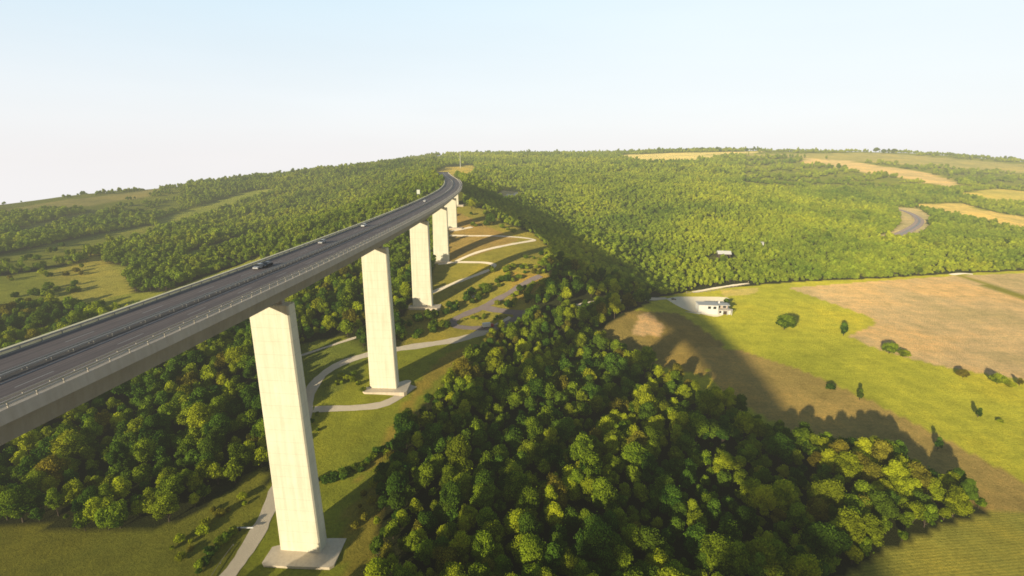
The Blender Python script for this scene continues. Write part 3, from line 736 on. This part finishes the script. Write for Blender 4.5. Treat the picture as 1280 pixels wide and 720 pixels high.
def crown_of(k, c):
    if (k,c) not in CROWN:
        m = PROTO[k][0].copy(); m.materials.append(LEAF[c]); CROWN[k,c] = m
    return CROWN[k,c]
for q in PROTO: q[1].materials.append(M['bark'])
TREE = {}
def tree(p, k, c, s, rz, label, group, name='tree', cat='tree', sz=1.0):
    r = empty(name, (p[0], p[1], p[2]), rz); r.scale = (s, s, s*sz); tag(r, label, cat, group)
    o = bpy.data.objects.new('trunk', PROTO[k][1]); COL.objects.link(o); o.parent = r
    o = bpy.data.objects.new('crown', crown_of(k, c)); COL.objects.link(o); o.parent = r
    return r
def road_dist(x, y):
    d = np.full(x.shape, 1e9)
    for P_, hw in ROADS:
        for i in range(0, len(P_), 2): d = np.minimum(d, np.hypot(x-P_[i,0], y-P_[i,1])-hw)
    return d
KEEP_CLEAR = [(905,324,14),(891,388,20),(858,384,22),(523,245,6)]
CLR = [(h.x, h.y, r) for h, r in ((hit(u,v), r) for u, v, r in KEEP_CLEAR) if h]
def grid_points(x0, x1, y0, y1, s, rng):
    gx, gy = np.meshgrid(np.arange(x0, x1, s), np.arange(y0, y1, s*.88)); gx = gx+(np.arange(gx.shape[0])%2)[:,None]*s*.5
    return (gx+rng.uniform(-.36,.36,gx.shape)*s).ravel(), (gy+rng.uniform(-.36,.36,gy.shape)*s).ravel()
def wooded(x, y, margin=3.0, extra=()):
    z = ground(x, y); u, v, zc = project(x, y, z); ok = (zc > 60) & (u > -150) & (u < 1430) & (v < 830) & (y > 92)
    for nm, pl in OPEN.items(): ok &= ~pip(u, v, pl)
    ok &= road_dist(x, y) > margin
    d = np.abs(x-axis_x(np.clip(y,-900,2200))); ok &= ~((d < 13) & (y > 520) & (y < 780)) & ~((d < 19) & (y >= 780) & (y < 1120))
    for Yp, _ in PIERS[:6]: ok &= np.hypot(x-axis_x(Yp), y-Yp-3) > (16 if Yp == 143 else 13)
    for cx_, cy_, r in CLR: ok &= np.hypot(x-cx_, y-cy_) > r
    return ok, z, u, v, zc
NEAR_Y = 420
rg = np.random.default_rng(3)
x, y = grid_points(-420, 320, 92, NEAR_Y, 6.6, rg); ok, z, u, v, zc = wooded(x, y)
x, y, z, u, v, zc = (q[ok] for q in (x, y, z, u, v, zc))
# clumps and gaps, taller and lower stands
def fbm(x, y, s, seed):
    r = np.random.default_rng(seed); o = np.zeros_like(x)
    for i in range(7):
        a = r.uniform(0, 2*PI); f = (1+i*.6)/s; o += np.sin((x*math.cos(a)+y*math.sin(a))*f*2*PI+r.uniform(0,6))/(1+i*.35)
    return o/2.6
nz = fbm(x, y, 70, 5); sc = np.clip(.79+.20*nz+rg.normal(0,.21,len(x)), .36, 1.3)
edge = rg.uniform(0, 1, len(x)); sc = np.where(edge < .16, sc*.62, sc)
kk = rg.integers(0, 7, len(x)); hue = fbm(x+300, y, 90, 9)+rg.normal(0,.55,len(x))
cc = np.where(hue < -.25, 1, np.where(hue < .5, 0, np.where(hue < 1.15, 2, 3)))
rz = rg.uniform(0, 2*PI, len(x))
size = sc/zc*((u > -30) & (u < 1310) & (v < 790))
# trees under the deck near the viewer that the deck hides altogether do not matter: rank by apparent size
order = np.argsort(-size); single = order[:290]; rest = np.concatenate([order[290:]])
CN = ['mid green', 'dark green', 'yellow green', 'olive brown']
def zone_of(x, y, u, v):
    if x < axis_x(y)-2: 
        return ('in the wood left of the nearest pier' if u > 120 else 'in the wood at the far left below the deck')
    if v > 640: return 'at the near edge of the right-hand wood' if u < 800 else 'at the wood corner by the striped field'
    if u > 1000: return 'on the sunny field side of the wood'
    if u > 780: return 'in the wood where the bridge shadow falls'
    if u > 600: return 'in the heart of the right-hand wood'
    return 'on the wood side facing the second pier'
for i in single:
    zn = zone_of(x[i], y[i], u[i], v[i]); c = CN[cc[i]]; szn = 'tall' if sc[i] > .95 else ('small' if sc[i] < .66 else 'medium')
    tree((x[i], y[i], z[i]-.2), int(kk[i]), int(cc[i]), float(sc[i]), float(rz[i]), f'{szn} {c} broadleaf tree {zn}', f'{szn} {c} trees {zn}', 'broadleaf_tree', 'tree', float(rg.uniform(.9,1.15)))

# shrubs, each its own object
SH = []
for k in range(4):
    R = [1.7,1.4,2.0,1.3][k]; Ht = [2.6,2.9,2.4,2.2][k]
    cm, cen, rad = crown_mesh('foliage', 90+k, Ht, R, .25, 1100, .42, 1, 8); SH.append((cm, trunk_mesh('stem', 30+k, Ht, .5, cen)))
    SH[-1][1].materials.append(M['bark'])
SHC = {}
def shrub(p, k, c, s, label, group):
    r = empty('shrub', p, random.uniform(0, 6.3)); r.scale = (s*random.uniform(.9,1.3), s*random.uniform(.9,1.3), s); tag(r, label, 'shrub', group)
    if (k,c) not in SHC: m = SH[k][0].copy(); m.materials.append(LEAF[c]); SHC[k,c] = m
    o = bpy.data.objects.new('stem', SH[k][1]); COL.objects.link(o); o.parent = r
    o = bpy.data.objects.new('foliage', SHC[k,c]); COL.objects.link(o); o.parent = r
def hedge(pts, n, spread, smin, smax, cols, label):
    for i in range(n):
        t = i/(n-1)*(len(pts)-1) if n > 1 else 0; k = min(int(t), len(pts)-2); f = t-k
        uu = pts[k][0]*(1-f)+pts[k+1][0]*f+random.gauss(0, spread); vv = pts[k][1]*(1-f)+pts[k+1][1]*f+random.gauss(0, spread*.35)
        h = hit(uu, vv)
        if h is None or road_dist(np.array([h.x]), np.array([h.y]))[0] < .8: continue
        if min(math.hypot(h.x-axis_x(Yp), h.y-Yp-3) for Yp, _ in PIERS[:6]) < 10: continue
        shrub((h.x, h.y, h.z-.1), random.randrange(4), random.choice(cols), random.uniform(smin, smax), label, label.replace('shrub', 'shrubs'))
hedge([(398,606),(430,596),(462,580),(484,560)], 20, 4, .9, 1.6, (1,0), 'dark shrub in the hedge crossing the grass right of the nearest pier')
hedge([(500,412),(540,396),(580,378),(630,352)], 34, 5, 1.2, 2.6, (1,0), 'dark shrub in the band below the lower zigzag path')
hedge([(450,660),(470,610),(500,560),(540,505),(580,460)], 26, 8, .7, 1.5, (3,2), 'olive brown shrub on the dry grass along the wood edge')
hedge([(505,426),(545,412),(560,408)], 14, 5, 1.2, 2.4, (1,0), 'dark shrub between the service road and the asphalt loop')
hedge([(390,525),(384,545),(400,520)], 6, 4, .7, 1.3, (1,0), 'dark shrub at the fork of the service road and gravel loop')
hedge([(420,480),(440,470),(445,488)], 10, 7, .7, 1.3, (0,2), 'green shrub inside the gravel loop left of the second pier')
hedge([(620,386),(660,378),(690,366)], 16, 7, 1.2, 2.3, (0,2,1), 'green shrub beside the asphalt spur')
hedge([(640,356),(690,342),(680,320)], 18, 12, .9, 1.9, (3,2,0), 'scattered shrub on the dry slope above the loop road')
hedge([(590,276),(620,284),(650,292)], 12, 9, 1.2, 2.4, (0,2,3), 'scattered shrub on the brown slope beside the far piers')
hedge([(285,668),(268,690),(246,716)], 14, 5, .7, 1.4, (1,0), 'dark shrub in the strip left of the service road')
hedge([(225,690),(255,662),(305,622)], 12, 9, .6, 1.3, (3,2), 'olive shrub in the meadow left of the service road')
hedge([(20,375),(60,368),(100,362)], 16, 10, 1.6, 3.0, (1,0), 'dark shrub in the dip of the left meadow')
hedge([(620,345),(650,335),(684,318)], 22, 9, .9, 2.2, (0,1,2), 'scattered green shrub on the hillside between the zigzag paths and the loop road')
hedge([(600,268),(640,276),(668,288)], 16, 8, 1.2, 2.6, (0,1,2), 'green shrub thicket at the top of the brown slope')
hedge([(585,400),(610,398),(632,396)], 9, 4, .5, 1.1, (0,2), 'low green shrub on the grass island inside the asphalt loop')
hedge([(640,372),(665,360),(690,352)], 14, 6, 1.0, 2.4, (0,1,2), 'green shrub along the right side of the loop road')
hedge([(0,352),(60,346),(110,336)], 9, 9, 1.3, 2.6, (0,3,2), 'scattered shrub on the pale left meadow')
hedge([(10,330),(80,316),(150,302)], 12, 8, 1.4, 2.6, (0,1), 'green shrub on the narrow strip of grass among the left woods')
# lone trees, each with a label of its own
LONE = [(980,412,4,0,1.35,'rounded mid green tree standing alone on the field in front of the house',.85),
 (1054,420,3,1,.95,'slim dark tree at the corner of the ploughed field',1),
 (1111,442,4,0,.95,'broad green tree on the ploughed field edge, left of a touching pair',.8),
 (1129,446,6,2,.8,'yellow green tree on the ploughed field edge, right of a touching pair',.8),
 (1203,472,4,3,.62,'brownish low tree at the lower edge of the ploughed field',.8),
 (1246,480,4,2,.78,'bright yellow green bushy tree near the field corner',.85),
 (1262,484,6,2,.6,'small yellow green tree touching the bushy one near the field corner',.8),
 (1274,482,3,3,.5,'small brownish tree on the field beside the yellow green trees',.9),
 (1222,522,3,1,.5,'thin dark little tree alone on the green field',1.1),
 (1172,562,3,1,.55,'small dark tree on the tan strip above the wood corner',1.1),
 (1074,500,3,1,.6,'small dark tree at the edge of the bridge shadow on the field',1),
 (1038,487,6,1,.6,'low dark bushy tree inside the bridge shadow on the field',.8),
 (768,398,1,2,1.35,'tall bright green tree at the track beside the bridge shadow',1.05),
 (750,394,5,0,1.0,'mid green tree left of the tall bright one at the track',1),
 (1250,528,6,2,.35,'low bright bush at the far side of the green field',.7),
 (614,280,2,1,1.25,'dark round tree on the brown slope right of the far piers',.9),
 (590,262,0,2,1.2,'bright green tree beside the last visible pier',.9),
 (652,286,4,0,.9,'mid green tree at the top of the zigzag slope',.9),
 (908,380,6,1,.6,'dark tree at the right corner of the white house',1.1),
 (226,700,6,2,.4,'pale yellow bush on the meadow left of the service road',.9),
 (40,392,4,1,1.0,'dark broad tree behind the bridge parapet at the left',.9),
 (200,322,5,1,1.2,'dark tree at the tip of the left meadow',.9)]
LOWER = {4:7, 3:8, 6:9, 2:7}
for (uu, vv, k, c, s, lb, sz) in LONE:
    k = LOWER.get(k, k)
    h = hit(uu, vv)
    if h: tree((h.x, h.y, h.z-.15), k, c, s, random.uniform(0,6), lb, None, 'field_tree', 'tree', sz)

# ---- the woods beyond: masses nobody could count
HID = bpy.data.collections.new('wood_sources')
def source_set(name, mats, specs):
    col = bpy.data.collections.new(name); HID.children.link(col)
    for j, (Ht, R, z0, nl, lf, mi) in enumerate(specs):
        cm, cen, rad = crown_mesh(name+'_crown', 200+j+len(name), Ht, R, z0, nl, lf, 1, 9)
        tm = trunk_mesh(name+'_trunk', j, Ht, z0, cen)
        cm.materials.append(mats[mi]); cm.materials.append(M['bark'])
        nv = len(cm.vertices); V = [v.co[:] for v in cm.vertices]+[v.co[:] for v in tm.vertices]
        Fc = [tuple(p.vertices) for p in cm.polygons]+[tuple(i+nv for i in p.vertices) for p in tm.polygons]
        m = bpy.data.meshes.new(name); m.from_pydata(V, [], Fc); m.materials.append(mats[mi]); m.materials.append(M['bark'])
        nf = len(cm.polygons); mi_ = np.zeros(len(Fc), np.int32); mi_[nf:] = 1; m.polygons.foreach_set('material_index', mi_)
        sh = np.zeros(nv, np.float32); cm.attributes['shade'].data.foreach_get('value', sh)
        at = m.attributes.new('shade','FLOAT','POINT'); at.data.foreach_set('value', np.concatenate([sh, np.zeros(len(tm.vertices), np.float32)])); m.update()
        col.objects.link(bpy.data.objects.new(f'{name}_{j:02d}', m))
    return col
def mass(name, label, col, nproto, X, Y, Z, S, pick, rot, SZ=None):
    m = bpy.data.meshes.new(name); m.from_pydata(np.stack([X,Y,Z],-1).tolist(), [], [])
    for nm, ar in (('sc', S), ('rot', rot), ('scz', S if SZ is None else SZ)): a = m.attributes.new(nm,'FLOAT','POINT'); a.data.foreach_set('value', np.asarray(ar, np.float32))
    a = m.attributes.new('pick','INT','POINT'); a.data.foreach_set('value', np.asarray(pick, np.int32)); m.update()
    o = bpy.data.objects.new(name, m); COL.objects.link(o); tag(o, label, None, None, 'stuff')
    g = bpy.data.node_groups.new(name+'_scatter', 'GeometryNodeTree')
    g.interface.new_socket('Geometry', in_out='INPUT', socket_type='NodeSocketGeometry'); g.interface.new_socket('Geometry', in_out='OUTPUT', socket_type='NodeSocketGeometry')
    N = g.nodes; L = g.links; gi = N.new('NodeGroupInput'); g_o = N.new('NodeGroupOutput')
    ip = N.new('GeometryNodeInstanceOnPoints'); ci = N.new('GeometryNodeCollectionInfo'); ci.inputs['Collection'].default_value = col
    ci.inputs['Separate Children'].default_value = True; ci.inputs['Reset Children'].default_value = True
    def at(nm, ty):
        q = N.new('GeometryNodeInputNamedAttribute'); q.data_type = ty; q.inputs['Name'].default_value = nm; return [s for s in q.outputs if s.enabled][0]
    L.new(gi.outputs[0], ip.inputs['Points']); L.new(ci.outputs[0], ip.inputs['Instance']); ip.inputs['Pick Instance'].default_value = True
    L.new(at('pick','INT'), ip.inputs['Instance Index'])
    cx_ = N.new('ShaderNodeCombineXYZ'); L.new(at('rot','FLOAT'), cx_.inputs[2]); L.new(cx_.outputs[0], ip.inputs['Rotation'])
    c2 = N.new('ShaderNodeCombineXYZ'); sA = at('sc','FLOAT'); L.new(sA, c2.inputs[0]); L.new(sA, c2.inputs[1]); L.new(at('scz','FLOAT'), c2.inputs[2]); L.new(c2.outputs[0], ip.inputs['Scale'])
    L.new(ip.outputs[0], g_o.inputs[0]); md = o.modifiers.new('Scatter','NODES'); md.node_group = g
    return o
near_src = source_set('near_wood', LEAF, [(PROTO[k][2], PROTO[k][3], 2.0, 3000, .75, c) for c in range(4) for k in (0,2,4)])
mass('woodland', 'rest of the dense broadleaf wood on both sides under the bridge', near_src, 12, x[rest], y[rest], z[rest]-.2, sc[rest], cc[rest]*3+kk[rest]%3, rz[rest])
far_src = source_set('far_wood', [LEAF_FAR, LEAF_FAR2], [(9,3.8,.8,750,.95,0),(8,3.6,.6,750,.95,0),(10.5,3.4,1,750,.95,0),(9,4.2,.8,800,1.0,0),
                                                        (10.5,4.2,1,850,1.0,1),(9,4.4,.8,850,1.0,1),(12,4,1.2,850,1.0,1),(10,4.6,1,850,1.05,1)])
def far_wood(x0, x1, y0, y1, s, right, seed, smul):
    r = np.random.default_rng(seed); X, Y = grid_points(x0, x1, y0, y1, s, r)
    k = np.abs(X) < Y*1.16+40; X, Y = X[k], Y[k]
    side = X > axis_x(np.clip(Y,-900,2200)); k = side if right else ~side; X, Y = X[k], Y[k]
    ok, Z, u_, v_, zc_ = wooded(X, Y, 4); X, Y, Z, u_, v_ = (q[ok] for q in (X, Y, Z, u_, v_))
    nz = fbm(X, Y, 120, seed+1); n2 = fbm(X, Y, 420, seed+2)
    keep = np.ones(len(X), bool); low = np.where((X < -560) & (Y > 900) & (u_ < 235), .62, 1.0)
    if right: keep = ~((u_ > 930) & (v_ < 236) & (nz < .35))          # patchwork of fields and hedges far right
    else: keep = (nz > -.95) & ~((X < -560) & (Y > 900) & (u_ < 225) & (nz < .75-(u_-60)/260))
    X, Y, Z, nz, n2, low = (q[keep] for q in (X, Y, Z, nz, n2, low))
    S = np.clip((.85+.18*nz+r.normal(0,.2,len(X)))*smul*low, .3, 2.2)
    pick = r.integers(0, 4, len(X))+(0 if right else 4)
    if not right: pick = np.where(r.uniform(size=len(X)) < .12, pick-4, pick)
    else: pick = np.where(r.uniform(size=len(X)) < .10, pick+4, pick)
    return X, Y, Z-.3, S, pick, r.uniform(0, 2*PI, len(X)), S*r.uniform(.72,1.08,len(X))
def cat(*a): return [np.concatenate(q) for q in zip(*a)]
R1 = cat(far_wood(-140, 1000, NEAR_Y, 760, 4.9, True, 21, .84), far_wood(-160, 1500, 760, 1300, 6.2, True, 22, 1.02), far_wood(-300, 2900, 1300, 2450, 11.5, True, 23, 1.45))
mass('woodland', 'young olive green wood covering the hillside right of the bridge', far_src, 8, *R1[:4], R1[4], R1[5], R1[6])
L1 = cat(far_wood(-1000, -60, NEAR_Y, 760, 6.6, False, 31, 1.08), far_wood(-1600, -90, 760, 1300, 8.2, False, 32, 1.22), far_wood(-2800, -150, 1300, 2350, 12.5, False, 33, 1.45))
mass('woodland', 'darker mixed wood covering the hillside left of the bridge', far_src, 8, *L1[:4], L1[4], L1[5], L1[6])
print('TREES', len(single), len(rest), len(R1[0]), len(L1[0]))

# tree groups standing on the skyline
def skyline(u0, u1, n, v, Y, s, lb):
    for i in range(n):
        uu = u0+(u1-u0)*(i/(n-1) if n > 1 else 0)+random.uniform(-2,2); X_, Y_, _z = at_depth(uu, v, Y*random.uniform(.97,1.03))
        tree((X_, Y_, gz(X_, Y_)-.5), random.randrange(7), random.choice((0,1)), s*random.uniform(.7,1.2), random.uniform(0,6), lb, lb.replace('tree','trees',1), 'skyline_tree', 'tree', .8)
skyline(846, 905, 12, 188, 2300, 1.7, 'dark tree in the row on the skyline above the pale field')
skyline(910, 950, 6, 187, 2300, 1.5, 'dark tree on the skyline right of the long tree row')
skyline(1096, 1116, 4, 190, 2350, 2.2, 'tall dark tree in the clump on the far right skyline')
skyline(1255, 1274, 4, 200, 2300, 1.8, 'dark tree on the skyline at the far right end')
skyline(148, 160, 2, 240, 1200, 1.1, 'dark lone tree on the left skyline')
skyline(828, 834, 1, 193, 2200, 2.0, 'round dark tree alone in the pale field on the skyline')

# ------------------------------------------------------------------ light, sky, camera
SUN_AZ, SUN_EL = math.radians(36), math.radians(13.1)
d = Vector((math.sin(SUN_AZ)*math.cos(SUN_EL), math.cos(SUN_AZ)*math.cos(SUN_EL), -math.sin(SUN_EL)))
sl = bpy.data.lights.new('sun', 'SUN'); sl.energy = 5.0; sl.angle = math.radians(.8); sl.color = (1.0,.87,.62)
so = bpy.data.objects.new('sun', sl); so.rotation_euler = d.to_track_quat('-Z','Y').to_euler(); so.location = (-300,-400,300); COL.objects.link(so)
wd = bpy.data.worlds.new('World'); scene.world = wd; wd.use_nodes = True; nt = wd.node_tree; nt.nodes.clear()
sk = nt.nodes.new('ShaderNodeTexSky'); sk.sky_type = 'NISHITA'; sk.sun_disc = False; sk.sun_elevation = SUN_EL; sk.sun_rotation = PI+SUN_AZ; sk.air_density = 1.0; sk.dust_density = 2.5; sk.ozone_density = 1.0
tc = nt.nodes.new('ShaderNodeTexCoord'); sx = nt.nodes.new('ShaderNodeSeparateXYZ'); nt.links.new(tc.outputs['Generated'], sx.inputs[0])
def sky_ramp(stops):
    rp = nt.nodes.new('ShaderNodeValToRGB'); cr = rp.color_ramp
    while len(cr.elements) < len(stops): cr.elements.new(.5)
    for e, (p_, c_) in zip(cr.elements, stops): e.position = p_; e.color = (*c_, 1)
    nt.links.new(sx.outputs[2], rp.inputs[0]); return rp.outputs[0]
# clear evening sky: pale haze along the horizon, bluer towards the west
skw = sky_ramp([(0,(.95,.93,.93)),(.10,(.87,.92,.96)),(.28,(.64,.84,.97)),(.37,(.20,.32,.44)),(1,(.06,.10,.15))])
ske = sky_ramp([(0,(.97,.95,.95)),(.10,(.92,.96,.98)),(.28,(.83,.95,1.0)),(.37,(.22,.34,.44)),(1,(.06,.10,.15))])
mp = nt.nodes.new('ShaderNodeMapRange'); mp.inputs['From Min'].default_value = -.75; mp.inputs['From Max'].default_value = .35; nt.links.new(sx.outputs[0], mp.inputs[0])
rpm = nt.nodes.new('ShaderNodeMix'); rpm.data_type = 'RGBA'; nt.links.new(mp.outputs[0], rpm.inputs['Factor']); nt.links.new(skw, rpm.inputs['A']); nt.links.new(ske, rpm.inputs['B'])
ml = nt.nodes.new('ShaderNodeMix'); ml.data_type = 'RGBA'; ml.blend_type = 'MIX'; ml.inputs['Factor'].default_value = .85
sc_ = nt.nodes.new('ShaderNodeMix'); sc_.data_type = 'RGBA'; sc_.blend_type = 'MULTIPLY'; sc_.inputs['Factor'].default_value = 1
nt.links.new(sk.outputs[0], ml.inputs['A']); 
hz_ = nt.nodes.new('ShaderNodeVectorMath'); hz_.operation = 'SCALE'; hz_.inputs['Scale'].default_value = 11.2; dk = sky_ramp([(0,(.50,.40,.27)),(.2,(.40,.37,.32)),(.4,(.14,.20,.26)),(1,(.06,.10,.15))])
mb_ = nt.nodes.new('ShaderNodeMapRange'); mb_.interpolation_type = 'SMOOTHSTEP'; mb_.inputs['From Min'].default_value = .45; mb_.inputs['From Max'].default_value = -.25; nt.links.new(sx.outputs[1], mb_.inputs[0])
bk = nt.nodes.new('ShaderNodeMix'); bk.data_type = 'RGBA'; nt.links.new(mb_.outputs[0], bk.inputs['Factor']); nt.links.new(rpm.outputs['Result'], bk.inputs['A']); nt.links.new(dk, bk.inputs['B'])
# faint uneven haze
hm = nt.nodes.new('ShaderNodeMapping'); hm.inputs['Scale'].default_value = (1.2,1.2,7); nt.links.new(tc.outputs['Generated'], hm.inputs[0])
hn = nt.nodes.new('ShaderNodeTexNoise'); hn.inputs['Scale'].default_value = 1.6; hn.inputs['Detail'].default_value = 5; nt.links.new(hm.outputs[0], hn.inputs['Vector'])
hr = nt.nodes.new('ShaderNodeMapRange'); hr.inputs['To Min'].default_value = .96; hr.inputs['To Max'].default_value = 1.04; nt.links.new(hn.outputs['Fac'], hr.inputs[0])
hs = nt.nodes.new('ShaderNodeVectorMath'); hs.operation = 'SCALE'; nt.links.new(bk.outputs['Result'], hs.inputs[0]); nt.links.new(hr.outputs[0], hs.inputs['Scale'])
nt.links.new(hs.outputs[0], hz_.inputs[0]); nt.links.new(hz_.outputs[0], ml.inputs['B'])
bg_ = nt.nodes.new('ShaderNodeBackground'); bg_.inputs['Strength'].default_value = .1; nt.links.new(ml.outputs['Result'], bg_.inputs['Color'])
wo = nt.nodes.new('ShaderNodeOutputWorld'); nt.links.new(bg_.outputs[0], wo.inputs[0])
cam = bpy.data.cameras.new('camera'); cam.sensor_width = 36; cam.lens = F/1280*36; cam.clip_start = 1; cam.clip_end = 20000
co = bpy.data.objects.new('camera', cam); co.matrix_world = Matrix.Translation((0,0,H)) @ Matrix.Rotation(PI/2-PITCH, 4, 'X') @ Matrix.Rotation(ROLL, 4, 'Z'); COL.objects.link(co); scene.camera = co
scene.view_settings.view_transform = 'Standard'; scene.view_settings.look = 'None'; scene.view_settings.exposure = 0; scene.view_settings.gamma = 1
scene.render.engine = 'CYCLES'; scene.cycles.max_bounces = 4; scene.cycles.diffuse_bounces = 2; scene.cycles.transmission_bounces = 2; scene.cycles.use_denoising = True; scene.cycles.filter_width = 1.7
